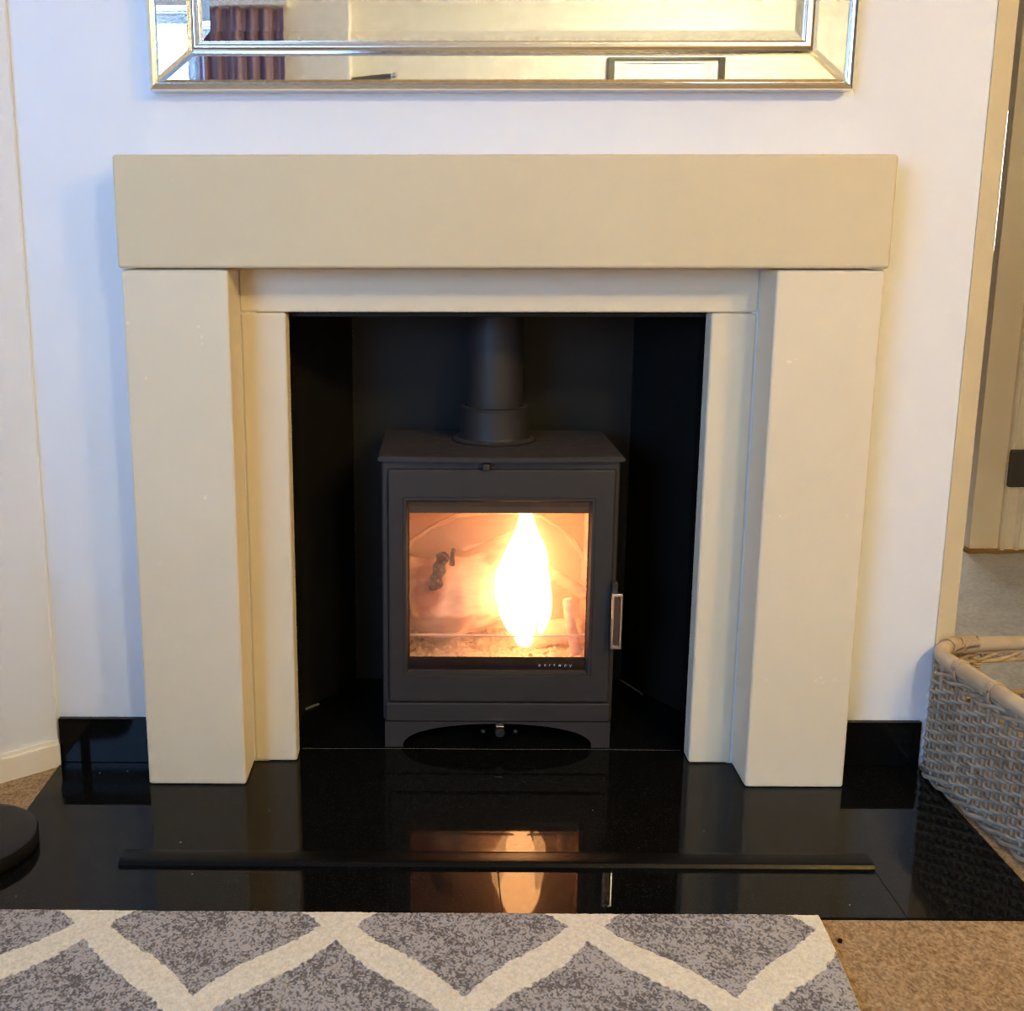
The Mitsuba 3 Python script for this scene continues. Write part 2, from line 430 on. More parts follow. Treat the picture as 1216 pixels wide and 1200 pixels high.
add('door_1__threshold', tm(prism(ws, FLOOR - .004, FLOOR + .012)), 'worn_wood', False, 'worn brown wood at the foot of the frame')
hw = trimesh.Trimesh([[1.90, 4.06, .90], [3.20, 4.06, .90], [3.20, 4.06, 1.85], [1.90, 4.06, 1.85]], [[0, 1, 2], [0, 2, 3]], process=False)
add('window_2__pane', hw, 'glow_glass', False, emitter={'type': 'area', 'radiance': {'type': 'rgb', 'value': HALL_L}})
note('window_2', 'bright hall window seen as a slit, widened to light the hall', kind='structure')
add('wall_hall_001', tm(box((.80, .36, -.03), (.90, 4.1, CEIL))), 'dark_hall', False, 'side wall of the hall', kind='structure')

# ------------------------------------------------------------------ hearth
Y0, YJ, YBAR, XL, XR = -.4212, .1615, -.268, -.889, .870
note('hearth', 'polished black granite hearth with a raised bar, on the carpet before the stove', 'hearth')
SL = [(XL, YJ), (XL, Y0), (-.0112, Y0), (-.0112, YBAR), (.632, YBAR), (.632, Y0), (XR, Y0), (XR, YJ)]


def slab(poly, z0=-.03, z1=0., c=.0008):
    inner = m3.CrossSection([np.array(poly)[::(1 if trimesh.path.polygons.Polygon(poly).exterior.is_ccw else -1)].tolist()])
    return inner.offset(-c, m3.JoinType.Miter).extrude(z1 - z0).translate([0, 0, z0]) + inner.extrude(z1 - z0 - c).translate([0, 0, z0])


g = .0004
add('hearth__main_slab', tm(slab(SL)), 'granite', False)
add('hearth__front_slab', tm(slab([(-.0088, Y0), (.632 - g, Y0), (.632 - g, YBAR - g), (-.0088, YBAR - g)])), 'granite', False)
add('hearth__back_slab', tm(slab([(-.455, YJ + .0012), (.475, YJ + .0012), (.475, .60), (-.455, .60)])), 'granite_honed', False)
bar = xz_prism([(0, 0), (1, 0), (1, 1), (0, 1)], 0, 1)
pr = [(-.290, -.002), (-.290, .0035), (-.2855, .0085), (-.279, .0105), (-.256, .0105), (-.2495, .0085), (-.246, .0035), (-.246, -.002)]
bm = m3.CrossSection([pr[::-1]]).extrude(1.292)
bm = bm.transform(np.array([[0, 0, 1, -.660], [1, 0, 0, 0], [0, 1, 0, 0]], float))
add('hearth__raised_bar', tm(bm), 'granite_honed', 30, label='low raised black granite bar across the hearth')
for a, b in ((XL, -.672), (.672, XR)):
    add('hearth__upstand', tm(cbox((a, WY - .0125, 0.0005), (b, WY - .0002, .0959), .001)), 'granite', False, label='black granite upstand against the wall')
for a, b in ((-.443, -.225), (.245, .466)):   # pale line of dust in the joint before the stove
    pass
add('hearth__joint', tm(box((-.40, YJ + .0001, -.0035), (.40, YJ + .0011, -.0002))), 'dust', False, label='thin dusty joint line')

# ------------------------------------------------------------------ surround
note('fireplace_surround', 'cream stone fireplace surround with a thick plain mantel beam', 'fireplace surround')
add('fireplace_surround__mantel', tm(rbox((-.685, -.0125, 1.0040), (.685, WY, 1.1994), .006, 20)), 'stone', 40)
for s in (-1, 1):
    a, b = sorted((s * .4908, s * .6834))
    add('fireplace_surround__leg', tm(rbox((a, 0, .0003), (b, WY - .001, 1.0022), .006, 20)), 'lit_stone', 40)
for s in (-1, 1):
    a, b = sorted((s * .4031, s * .490))
    add('fireplace_surround__slip', tm(rbox((a, .1017, .0003), (b, .150, .9190), .006, 20)), 'lit_stone', 40)
add('fireplace_surround__lintel', tm(rbox((-.490, .1017, .9200), (.490, .150, 1.0030), .004, 16)), 'lit_stone', 40)

# ------------------------------------------------------------------ lined recess
note('fire_chamber', 'matt black lined recess around and behind the stove', 'fireplace recess')
def plate(x0, y0, x1, y1, z0, z1, t=.006):
    d = np.array([x1 - x0, y1 - y0]); d /= np.linalg.norm(d); n = np.array([-d[1], d[0]]) * t
    return tm(prism([(x0, y0), (x1, y1), (x1 + n[0], y1 + n[1]), (x0 + n[0], y0 + n[1])], z0, z1))
xl, xr = -.418, .443
add('fire_chamber__side_panel', plate(xl, .151, xl, .353, .0005, .93), 'soot_panel', False)
add('fire_chamber__side_panel', plate(xr, .353, xr, .151, .0005, .93), 'soot_panel', False)
add('fire_chamber__splay_panel', plate(xl, .354, -.312, .534, .0005, .93), 'soot_panel', False)
add('fire_chamber__splay_panel', plate(.335, .534, xr, .354, .0005, .93), 'soot_panel', False)
add('fire_chamber__back_panel', plate(-.312, .535, .335, .535, .0005, .93), 'soot_panel', False)
tp = box((-.43, .152, .9305), (.46, .56, .9345)) - m3.Manifold.cylinder(.1, .0615, circular_segments=48).translate([.008, .36, .88])
add('fire_chamber__closure_plate', tm(tp), 'soot_panel', False)
add('fire_chamber__head_strip', tm(cbox((-.417, .1525, .9080), (.442, .1580, .9300), .001)), 'soot_panel', False)
add('fire_chamber__dust_line', tm(prism([(-.4155, .3535), (-.388, .384), (-.390, .386), (-.417, .356)], .0005, .004)), 'dust', 30)
add('fire_chamber__dust_line', tm(prism([(.335, .532), (.372, .448), (.374, .450), (.337, .534)], .0005, .003)), 'dust', 30)

# ------------------------------------------------------------------ stove
SX0, SX1, SC = -.2286, .2548, .0131
SF, SB = .165, .480
note('wood_stove', 'dark grey steel wood burning stove alight in the black recess', 'stove')
outer = rbox((SX0, SF + .010, .0575), (SX1, SB, .6225), .006, 12)
inner = box((SX0 + .012, 0, .112), (SX1 - .012, SB - .012, .585))
collar_hole = m3.Manifold.cylinder(.2, .058, circular_segments=40).translate([.008, .36, .56])
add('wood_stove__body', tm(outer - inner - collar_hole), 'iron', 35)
# plinth with an arched cut-out
arch = [(SX0 + .004, .001), (-.186, .001)] + [(SC + .20 * math.cos(t), .001 + .0535 * math.sin(t) ** .8) for t in np.linspace(PI - .06, .06, 41)] + [(.212, .001), (SX1 - .004, .001), (SX1 - .004, .0585), (SX0 + .004, .0585)]
pl = xz_prism(arch, SF + .003, SF + .014) + box((SX0 + .004, SF + .003, .001), (SX0 + .016, SB - .01, .0585)) + box((SX1 - .016, SF + .003, .001), (SX1 - .004, SB - .01, .0585)) + box((SX0 + .004, SB - .02, .001), (SX1 - .004, SB - .01, .0585))
add('wood_stove__plinth', tm(pl), 'iron', 25)
add('wood_stove__ash_panel', tm(rbox((SX0 + .006, SF + .001, .0600), (SX1 - .006, SF + .016, .1010), .003, 10)), 'iron', 35)
# bowed top plate
bow = [(SC + .2478 * t, SF - .004 - .012 * (1 - t * t)) for t in np.linspace(-1, 1, 31)]
tpl = bow + [(SC + .2478, SB + .005), (SC - .2478, SB + .005)]
top = m3.CrossSection([tpl]).offset(-.0025, m3.JoinType.Round).extrude(.0105).translate([0, 0, .6195]) + m3.CrossSection([tpl]).extrude(.006).translate([0, 0, .6215])
top -= m3.Manifold.cylinder(.2, .058, circular_segments=40).translate([.008, .36, .56])
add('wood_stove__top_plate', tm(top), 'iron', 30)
# flue
FX, FYc = .008, .36
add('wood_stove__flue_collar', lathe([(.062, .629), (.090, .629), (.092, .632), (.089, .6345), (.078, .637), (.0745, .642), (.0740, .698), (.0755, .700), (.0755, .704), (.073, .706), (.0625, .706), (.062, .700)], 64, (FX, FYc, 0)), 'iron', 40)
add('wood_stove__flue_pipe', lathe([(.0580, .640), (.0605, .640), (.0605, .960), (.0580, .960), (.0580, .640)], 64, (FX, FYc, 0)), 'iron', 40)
# door with bevelled window opening
DX0, DX1, DZ0, DZ1 = -.2155, .2448, .1035, .6035
GX0, GX1, GZ0, GZ1 = -.1745, .1955, .1715, .5345
door = rbox((DX0, SF, DZ0), (DX1, SF + .022, DZ1), .005, 16)
cut = m3.Manifold.hull_points(np.array([(x, y, z) for (e, y) in ((.006, SF - .001), (0, SF + .007)) for x in (GX0 - e, GX1 + e) for z in (GZ0 - e, GZ1 + e)]))
door = door - cut - box((GX0, 0, GZ0), (GX1, 1, GZ1))
rec = m3.Manifold.hull_points(np.array([(x, y, z) for (e, y) in ((.0115, SF - .001), (.0095, SF + .0015)) for x in (GX0 - e, GX1 + e) for z in (GZ0 - e, GZ1 + e)]))
dk = add('wood_stove__door', tm(door - rec), 'iron', 30)
gl = trimesh.Trimesh([[GX0 - .004, SF + .012, GZ0 - .004], [GX1 + .004, SF + .012, GZ0 - .004], [GX1 + .004, SF + .012, GZ1 + .004], [GX0 - .004, SF + .012, GZ1 + .004]], [[0, 1, 2], [0, 2, 3]], process=False)
add('wood_stove__door__glass', gl, 'stove_glass', False)
AX0, AX1, AZ0, AZ1 = -.1718, .1935, .1998, .5235
border = box((GX0 - .003, SF + .0128, GZ0 - .003), (GX1 + .003, SF + .0145, GZ1 + .003)) - box((AX0, 0, AZ0), (AX1, 1, AZ1))
add('wood_stove__door__glass_border', tm(border), 'border_print', False, label='dark printed border of the glass')
x = .0985
for ch in 'portway':          # widely spaced lettering on the lower border
    t = meshkit.text_mesh(ch, .0062, .0003)
    w = t.extents[0]
    off = t.bounds[0][0]
    t.apply_transform(np.array([[1, 0, 0, x - off], [0, 0, -1, SF + .0117], [0, 1, 0, .1800], [0, 0, 0, 1]], float))
    add('wood_stove__door__lettering', t, 'lettering_print', False, label='small pale lettering' if ch == 'p' else None)
    x += w + .0068
add('wood_stove__air_deflector', tm(cbox((-.178, SF + .016, .5090), (.199, SF + .021, .5330), .001)), 'iron', False)
# handle: polished steel loop at the right edge of the door
hx0, hx1, hz0, hz1, hy = .2400, .2625, .2330, .3525, SF - .030
loop = rbox((hx0, hy, hz0), (hx1, hy + .013, hz1), .0022, 12) - box((hx0 + .0045, -1, hz0 + .006), (hx1 - .0045, 1, hz1 - .006))
hk = add('wood_stove__handle', tm(loop), 'chrome', 35, label='polished steel loop handle')
add('wood_stove__handle__inlay', tm(cbox((hx0 + .0042, hy + .006, hz0 + .0055), (hx1 - .0042, hy + .011, hz1 - .0055), .0008)), 'reflection_steel', False)
add('wood_stove__handle__stem', tm(rbox((hx0 + .002, hy + .012, .335), (hx0 + .014, SF + .004, .372), .003, 10)), 'iron')
# air slider under the top plate, riddling knob at the foot
add('wood_stove__air_slider', tm(rbox((-.0245, SF - .012, .6020), (-.0095, SF + .012, .6165), .003, 12)), 'iron')
kn = lathe([(0, -.0125), (.0095, -.0125), (.011, -.011), (.011, .010), (.009, .0125), (0, .0125)], 28)
kn.apply_transform(trimesh.transformations.rotation_matrix(PI / 2, [1, 0, 0]))
kn.apply_translation((.0172, SF - .004, .042))
rk = add('wood_stove__riddling_knob', kn, 'black_iron', 40)
tip = tm(rbox((.0085, SF - .0175, .0535), (.0260, SF - .001, .0590), .002, 10))
add('wood_stove__riddling_knob__tip', tip, 'chrome', 35, label='small bright steel tip')
for s in (-1, 1):
    add('wood_stove__bolt', lathe([(0, 0), (.0055, 0), (.0055, .004), (.004, .006), (0, .006)], 16, (.0172 + s * .034, SF + .004, .035)), 'black_iron', 40)

# ------------------------------------------------------------------ firebox lining
FX0, FX1, FY0, FY1, FZ0, FZ1 = -.1905, .2175, .192, .455, .118, .575
add('wood_stove__fire_brick', tm(cbox((FX0, FY1, FZ0), (FX1, FY1 + .012, FZ1), .002)), 'fire_brick', False, label='pale back fire brick')
add('wood_stove__fire_brick', tm(cbox((FX0 - .022, FY0, FZ0), (FX0, FY1 + .012, FZ1), .002)), 'fire_brick', False)
add('wood_stove__fire_brick', tm(cbox((FX1, FY0, FZ0), (FX1 + .022, FY1 + .012, FZ1), .002)), 'fire_brick', False)
add('wood_stove__fire_brick', tm(cbox((FX0 - .022, FY0, FZ0 - .004), (FX1 + .022, FY1 + .012, FZ0 + .014), .002)), 'fire_brick', False)
ap = [(-.190, .360), (-.170, .392), (-.125, .425), (-.07, .448), (.0, .458), (.07, .458), (.12, .448), (.165, .420), (.195, .388), (.217, .352)]
add('wood_stove__arched_baffle', tm(xz_prism(ap + [(.217, .574), (-.190, .574)], .408, .430)), 'sooty_brick', False, label='soot darkened arched brick')
add('wood_stove__arched_baffle__rim', tube([(a, .407, z - .003) for a, z in ap], .0055, 8), 'fire_brick', True)
add('wood_stove__baffle', tm(box((FX0, FY0 + .06, .556), (FX1, FY1, .574))), 'fire_brick', False)
add('wood_stove__log_guard', tube([(FX0 + .002, .222, .232), (.05, .219, .231), (FX1 - .002, .222, .232)], 0.0028, 10), 'fire_brick', True)
# ash bed
ax, ay = np.meshgrid(np.linspace(FX0 + .002, FX1 - .002, 90), np.linspace(FY0 + .004, FY1 - .002, 60))
pz = np.stack([ax, ay, ax * 0], -1)
hz = .150 + .020 * meshkit.fbm(pz * 34, 4, 3) + .012 * (meshkit.noise(pz * 90, 4) > .68) * meshkit.noise(pz * 200, 5)
v = np.stack([ax, ay, hz], -1).reshape(-1, 3)
f = []
for i in range(59):
    for k in range(89):
        a = i * 90 + k
        f += [[a, a + 1, a + 91], [a, a + 91, a + 90]]
v2 = v.copy()
v2[:, 2] = FZ0 + .0145
bed = trimesh.Trimesh(v, f, process=False)
add('ash_bed', bed, 'ash', True, 'pale glowing bed of wood ash on the floor of the firebox', 'ash', kind='stuff')


def log_mesh(p0, p1, r, seed, n=28, rings=36, taper=.9, flat=.0):
    p0, p1 = np.array(p0, float), np.array(p1, float)
    t = np.linspace(0, 1, rings)
    d = (p1 - p0) / np.linalg.norm(p1 - p0)
    a = np.cross(d, [0, 0, 1.0]); a /= np.linalg.norm(a); b = np.cross(a, d)
    th = np.arange(n) / n * 2 * PI
    ln = np.linalg.norm(p1 - p0)
    q = np.stack(np.broadcast_arrays(np.cos(th)[None] * 1.6, np.sin(th)[None] * 1.6, t[:, None] * ln * 14), -1)
    rr = r * (1 - (1 - taper) * t)[:, None] * (.80 + .36 * meshkit.fbm(q + seed * 7.3, 4, seed))
    end = np.minimum(1, np.sqrt(np.clip(np.minimum(t, 1 - t) * ln / (.25 * r), .0, 1)) * .25 + .78)
    rr = rr * end[:, None]
    c = p0 + (p1 - p0) * t[:, None] + .12 * r * np.sin(t * 5 + seed)[:, None] * b
    v = c[:, None] + rr[..., None] * (np.cos(th)[None, :, None] * a + np.sin(th)[None, :, None] * b)
    v = np.vstack([v.reshape(-1, 3), c[:1], c[-1:]])
    f = []
    for i in range(rings - 1):
        for k in range(n):
            l = (k + 1) % n
            f += [[i * n + k, i * n + l, (i + 1) * n + l], [i * n + k, (i + 1) * n + l, (i + 1) * n + k]]
    for k in range(n):
        l = (k + 1) % n
        f += [[rings * n, l, k], [rings * n + 1, (rings - 1) * n + k, (rings - 1) * n + l]]
    m = trimesh.Trimesh(v, f, process=False)
    if m.volume < 0:
        m.invert()
    return m


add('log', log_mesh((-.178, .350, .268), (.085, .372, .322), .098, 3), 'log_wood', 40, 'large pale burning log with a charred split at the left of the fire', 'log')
# charred split standing on the log's face
ch = log_mesh((-.112, .268, .318), (-.112, .266, .398), .012, 8, 14, 30, 1.3)
ch.vertices[:, 0] += .014 * (meshkit.noise(ch.vertices * 70, 6) - .5) + .25 * (ch.vertices[:, 2] - .36)
ch.vertices[:, 1] += .010 * (meshkit.noise(ch.vertices * 90, 2) - .5)
add('log__charred_split', ch, 'char', 40, label='black charred split standing up the log')
ch2 = log_mesh((-.084, .268, .372), (-.080, .266, .410), .0065, 5, 12, 16, .7)
add('log__charred_split', ch2, 'char', 40)
add('log', log_mesh((.085, .385, .352), (.2145, .315, .290), .0150, 5, 16, 30), 'log_wood', 40, 'thin pale stick leaning down to the right in the fire', 'log')
add('log', log_mesh((.166, .268, .298), (.186, .258, .175), .0125, 9, 14, 24), 'log_wood', 40, 'short upright stick at the right of the fire below the leaning stick', 'log')
add('log', log_mesh((.10, .345, .185), (.212, .330, .205), .030, 12, 18, 26), 'log_wood', 40, 'short dark log lying on the ash at the right of the fire', 'log')


# flame: a bundle of tapering tongues
def tongue(axis, rx, ry, n=22, seed=0):
    axis, rx, ry = np.array(axis, float), np.array(rx, float), np.array(ry, float)
    from scipy.interpolate import PchipInterpolator
    s = np.linspace(0, 1, len(axis)); S = np.linspace(0, 1, 48)
    A, RX, RY = PchipInterpolator(s, axis + DF)(S), PchipInterpolator(s, rx)(S), PchipInterpolator(s, ry)(S)
    th = np.arange(n) / n * 2 * PI
    w = 1 + .07 * (meshkit.noise(np.stack(np.broadcast_arrays(np.cos(th)[None] * 1.5, np.sin(th)[None] * 1.5, S[:, None] * 6), -1) + seed, seed) - .5) * 2
    v = A[:, None] + np.stack([np.cos(th)[None] * RX[:, None] * w, np.sin(th)[None] * RY[:, None] * w, 0 * w], -1)
    N = len(S)
    v = np.vstack([v.reshape(-1, 3), A[:1], A[-1:]])
    f = []
    for i in range(N - 1):
        for k in range(n):
            l = (k + 1) % n
            f += [[i * n + k, i * n + l, (i + 1) * n + l], [i * n + k, (i + 1) * n + l, (i + 1) * n + k]]
    for k in range(n):
        l = (k + 1) % n
        f += [[N * n, l, k], [N * n + 1, (N - 1) * n + k, (N - 1) * n + l]]
    m = trimesh.Trimesh(v, f, process=False)
    if m.volume < 0:
        m.invert()
    return m


note('flame', 'bright white and yellow flame rising from the logs behind the stove glass', 'flame')
FY = .252
DF = np.array([-.006, 0, .024])      # the flame stands before the log
fem = lambda k: {'type': 'area', 'radiance': {'type': 'rgb', 'value': [FLAME_L[0] * k, FLAME_L[1] * k, FLAME_L[2] * k]}}
core = tongue([(.078, FY - .03, .185), (.074, FY - .02, .225), (.070, FY, .275), (.072, FY, .335), (.080, FY, .395), (.080, FY + .005, .445), (.073, FY + .01, .49), (.071, FY + .01, .553)],
              [.013, .030, .050, .054, .040, .019, .010, .007], [.008, .016, .024, .022, .016, .009, .006, .004], seed=2)
add('flame__tongue', core, 'flame_gas', True, emitter=fem(1.0))
left = tongue([(.050, FY - .02, .21), (.036, FY - .015, .26), (.032, FY - .01, .315), (.044, FY, .40)], [.005, .014, .016, .003], [.006, .012, .010, .003], seed=5)
add('flame__tongue', left, 'flame_gas', True, emitter=fem(.5))
right = tongue([(.112, FY - .02, .21), (.122, FY - .01, .26), (.120, FY - .01, .32), (.108, FY, .385)], [.006, .014, .012, .003], [.006, .011, .010, .003], seed=9)
add('flame__tongue', right, 'flame_gas', True, emitter=fem(.5))
# thin smoke that carries the glow of the fire
note('smoke', 'thin glowing smoke filling the firebox around the flame', 'smoke', kind='stuff')
scene['smoke'] = mikit.ply(tm(box((FX0 + .001, FY0 - .006, .140), (FX1 - .001, FY1 - .001, .5535))), {'type': 'null'},
                           interior={'type': 'homogeneous', 'sigma_t': 3.8, 'albedo': {'type': 'rgb', 'value': [.95, .85, .75]}, 'phase': {'type': 'hg', 'g': .3}})

# ------------------------------------------------------------------ mirror
MX0, MX1, MZ0, MZ1 = -.6215, .6135, 1.3265, 2.16       # outer edge of the mirrored strip
MXI0, MXI1, MZI0, MZI1 = -.5525, .5470, 1.3815, 2.105    # outer edge of the inner moulding
note('wall_mirror', 'rectangular champagne framed mirror with mirrored border above the mantel', 'mirror')


def ring(profile, x0, x1, z0, z1):
    """Profile of (outward offset, y), swept around a rectangle with mitred corners."""
    p = np.array(profile, float)
    n = len(p)
    v = []
    for sx_, sz_ in ((-1, -1), (1, -1), (1, 1), (-1, 1)):
        for d, y in p:
            v.append([(x0 if sx_ < 0 else x1) + sx_ * d, y, (z0 if sz_ < 0 else z1) + sz_ * d])
    f = []
    for i in range(4):
        j = (i + 1) % 4
        for k in range(n):
            l = (k + 1) % n
            f += [[i * n + k, j * n + k, j * n + l], [i * n + k, j * n + l, i * n + l]]
    m = trimesh.Trimesh(v, f, process=False)
    if m.volume < 0:
        m.invert()
    return m


add('wall_mirror__frame', ring([(-.001, .0655), (-.001, .0612), (.0025, .0595), (.0085, .0635), (.0105, .067), (.0105, .1045), (-.001, .1045)], MX0, MX1, MZ0, MZ1), 'champagne_metal', False, label='bevelled champagne metal outer edge')
add('wall_mirror__backing', tm(box((MX0, .0720, MZ0), (MX1, .1045, MZ1))), 'picture_black', False)
YF, BV = .0650, .0075
quads = [((MX0, MZ0), (MX1, MZ0), (MXI1, MZI0), (MXI0, MZI0)), ((MX1, MZ0), (MX1, MZ1), (MXI1, MZI1), (MXI1, MZI0)),
         ((MX1, MZ1), (MX0, MZ1), (MXI0, MZI1), (MXI1, MZI1)), ((MX0, MZ1), (MX0, MZ0), (MXI0, MZI0), (MXI0, MZI1))]
for q in quads:
    o = m3.CrossSection([[list(a) for a in q]])
    inn = np.array(o.offset(-BV, m3.JoinType.Miter, 10.0).to_polygons()[0])
    q = np.array(q)
    inn = np.array([inn[np.argmin(np.linalg.norm(inn - a, axis=1))] for a in q])
    v = [[a, YF + .0018, b] for a, b in q] + [[a, YF, b] for a, b in inn] + [[a, YF + .004, b] for a, b in q]
    f = [[4, 5, 6], [4, 6, 7], [8, 10, 9], [8, 11, 10]]
    for k in range(4):
        l = (k + 1) % 4
        f += [[k, l, 4 + l], [k, 4 + l, 4 + k], [8 + k, 8 + l, l], [8 + k, l, k]]
    add('wall_mirror__border_strip', trimesh.Trimesh(v, f, process=False), 'mirror_silver', False)
hm = [(0, .0665)] + [(-.0075 + .0075 * math.cos(t), .0650 - .0105 * math.sin(t)) for t in np.linspace(0, PI * .62, 12)] + [(-.0125, .0555), (-.0135, .0590), (-.0165, .0580), (-.0175, .0620), (-.0175, .070), (0, .070)]
add('wall_mirror__moulding', ring(hm, MXI0, MXI1, MZI0, MZI1), 'champagne_metal', 30, label='champagne moulding around the inner glass')
e, bv = .0175, .0165
a0, a1, b0, b1 = MXI0 + e, MXI1 - e, MZI0 + e, MZI1 - e
v = [[a0, .0645, b0], [a1, .0645, b0], [a1, .0645, b1], [a0, .0645, b1], [a0 + bv, .0622, b0 + bv], [a1 - bv, .0622, b0 + bv], [a1 - bv, .0622, b1 - bv], [a0 + bv, .0622, b1 - bv]]
f = [[4, 5, 6], [4, 6, 7]]
for k in range(4):
    l = (k + 1) % 4
    f += [[k, l, 4 + l], [k, 4 + l, 4 + k]]
add('wall_mirror__glass', trimesh.Trimesh(v, f, process=False), 'mirror_silver', False)

# ------------------------------------------------------------------ rug
gy = np.concatenate([np.linspace(-.4195, -.4275, 9), np.arange(-.4305, -.78, -.004), np.linspace(-.80, -1.75, 40)])
t = np.concatenate([np.linspace(0, .008, 7), np.arange(.012, 1.49, .0045), np.linspace(1.492, 1.50, 7)])
X, Y = np.meshgrid(t, gy)
right_x = lambda y: .4935 - .10 * (-.4185 - y) - .006 * np.sin((y + .42) * 9)
XX = right_x(Y) - X
pz = np.stack([XX, Y, XX * 0], -1)
back = -.4195 - .0016 * meshkit.noise(np.stack([X * 4, X * 0, X * 0], -1), 3) - .0012 * np.sin(X * 4.2)
dist = np.minimum(np.minimum(X, 1.5 - X), np.minimum(-.4195 - Y, 1.75 + Y))
prof_ = np.sqrt(np.clip(1 - (1 - np.clip(dist / .008, 0, 1)) ** 2, 0, 1))
cream = 1 - np.clip((rug_pattern(XX, Y, np) - .034) / .006, 0, 1)
Z = FLOOR + .0005 + prof_ * (.0100 + .0016 * meshkit.noise(pz * 300, 2) + .002 * meshkit.fbm(pz * 12, 3, 9) + .0012 * cream * (Y < -.428))
YY = Y + (back + .4195) * np.clip(1 - (-.4195 - Y) / .2, 0, 1)
nx_ = X.shape[1]
v = np.stack([XX, YY, Z], -1).reshape(-1, 3)
f = []
for i in range(X.shape[0] - 1):
    k = np.arange(nx_ - 1) + i * nx_
    f.append(np.stack([k, k + nx_, k + nx_ + 1], 1)); f.append(np.stack([k, k + nx_ + 1, k + 1], 1))
rm = trimesh.Trimesh(v, np.vstack(f), process=False)
if rm.face_normals[:, 2].mean() < 0:
    rm.invert()
add('rug', rm, 'rug_pile', True, 'grey woven rug with cream trellis lines in front of the hearth', 'rug')

# ------------------------------------------------------------------ wicker basket
ang = math.radians(-6.9)
U2, W2_ = np.array([math.cos(ang), -math.sin(ang)]), np.array([-math.sin(ang), -math.cos(ang)])
BO = np.array([.858, .110])
BW, BL, BR, BH = .42, .56, .085, .262


def outline(n, grow=0.0):
    """Points and outward normals of the basket's rounded plan, by arc length, from the middle of the back end."""
    w, l, r = BW, BL, BR
    segs = []
    cs = [((r, r), PI, 1.5), ]
    pts = []
    m = 400
    def line(a, b):
        k = max(2, int(np.linalg.norm(np.subtract(b, a)) / .002))
        return [tuple(np.array(a) + (np.array(b) - np.array(a)) * i / k) for i in range(k)]
    def arc(c, a0, a1):
        return [(c[0] + r * math.cos(a0 + (a1 - a0) * i / 40), c[1] + r * math.sin(a0 + (a1 - a0) * i / 40)) for i in range(40)]
    pts += line((w / 2, 0), (r, 0)) + arc((r, r), 1.5 * PI, PI) + line((0, r), (0, l - r)) + arc((r, l - r), PI, .5 * PI)
    pts += line((r, l), (w - r, l)) + arc((w - r, l - r), .5 * PI, 0) + line((w, l - r), (w, r)) + arc((w - r, r), 0, -.5 * PI) + line((w - r, 0), (w / 2, 0))
    p = np.array(pts)
    d = np.linalg.norm(np.roll(p, -1, 0) - p, axis=1)
    s = np.concatenate([[0], np.cumsum(d)])
    q = np.linspace(0, s[-1], n, endpoint=False)
    pc = np.vstack([p, p[:1]])
    out = np.stack([np.interp(q, s, pc[:, 0]), np.interp(q, s, pc[:, 1])], 1)
    tg = np.roll(out, -1, 0) - np.roll(out, 1, 0)
    tg /= np.linalg.norm(tg, axis=1, keepdims=True)
    nr = np.stack([tg[:, 1], -tg[:, 0]], 1)
    c = np.array([w / 2, l / 2])
    if ((out - c) * nr).sum() < 0:
        nr = -nr
    return out, nr, q, s[-1]


def to_world(p2, z):
    p = BO + p2[:, :1] * U2 + p2[:, 1:] * W2_
    return np.column_stack([p, np.broadcast_to(z, len(p))])


NS = 72
npts = NS * 6
op, on, oq, perim = outline(npts)
def colors(n, pts, p2off, base):
    pass
weave_parts = {'weave': [], 'weave_col': []}
grey_a, grey_b = np.array([.15, .115, .080]), np.array([.56, .46, .34])
tan_a, tan_b = np.array([.36, .23, .11]), np.array([.62, .45, .25])


def basket_mesh(meshes, offs, warm=0.0):
    """Colours each strand: weathered grey outside, raw tan inside."""
    cols = []
    for m, o in zip(meshes, offs):
        r1 = rng.random()
        vv = m.vertices
        p2 = np.stack([(vv[:, :2] - BO) @ U2, (vv[:, :2] - BO) @ W2_], 1)
        q = np.abs(p2 - [BW / 2, BL / 2]) - [BW / 2 - BR, BL / 2 - BR]
        sd = np.linalg.norm(np.maximum(q, 0), axis=1) + np.minimum(q.max(1), 0) - BR     # >0 outside the plan's outline
        k = np.clip((sd + .0095) / .004, 0, 1)[:, None] * (1 - warm)
        nz = meshkit.noise(vv * [60, 60, 110], 4)[:, None] * .6 + .4 * r1
        cols.append((grey_a * (1 - nz) + grey_b * nz) * k + (tan_a * (1 - nz) + tan_b * nz) * (1 - k))
    return trimesh.util.concatenate(meshes), np.vstack(cols)


note('wicker_basket', 'rectangular weathered grey wicker log basket standing by the right edge of the hearth', 'basket')
flare = lambda z: -.004 * (z / BH)
HOLE = (.085, .150, .222)      # half width, z from, z to of the handle hole in the back end
rows = []
z, k = .030, 0
while z < BH - .046:
    amp = .0068
    ph = PI * (oq / perim * NS) + k * PI
    off = amp * np.sin(ph + PI / 2) + flare(z) + .0012 * (meshkit.noise(np.stack([oq * 30, oq * 0 + k, oq * 0], 1), k) - .5)
    zz = z + .0022 * np.sin(ph * .5 + k) * 0 + .003 * (meshkit.noise(np.stack([oq * 22, oq * 0 + k * 3.1, oq * 0], 1), 50 + k) - .5) + FLOOR
    p = to_world(op + on * off[:, None], 0)
    p[:, 2] = zz
    r = .0036 + .0010 * (meshkit.noise(np.stack([oq * 12, oq * 0 + k * 1.7, oq * 0], 1), 90 + k) - .5)
    if HOLE[1] - .004 < z < HOLE[2] + .004:
        keep = np.where((oq > HOLE[0]) & (oq < perim - HOLE[0]))[0]
        rows.append(tube(p[keep], r[keep], 6))
    else:
        rows.append(tube(p, r, 6, closed=True))
    z += .0104
    k += 1
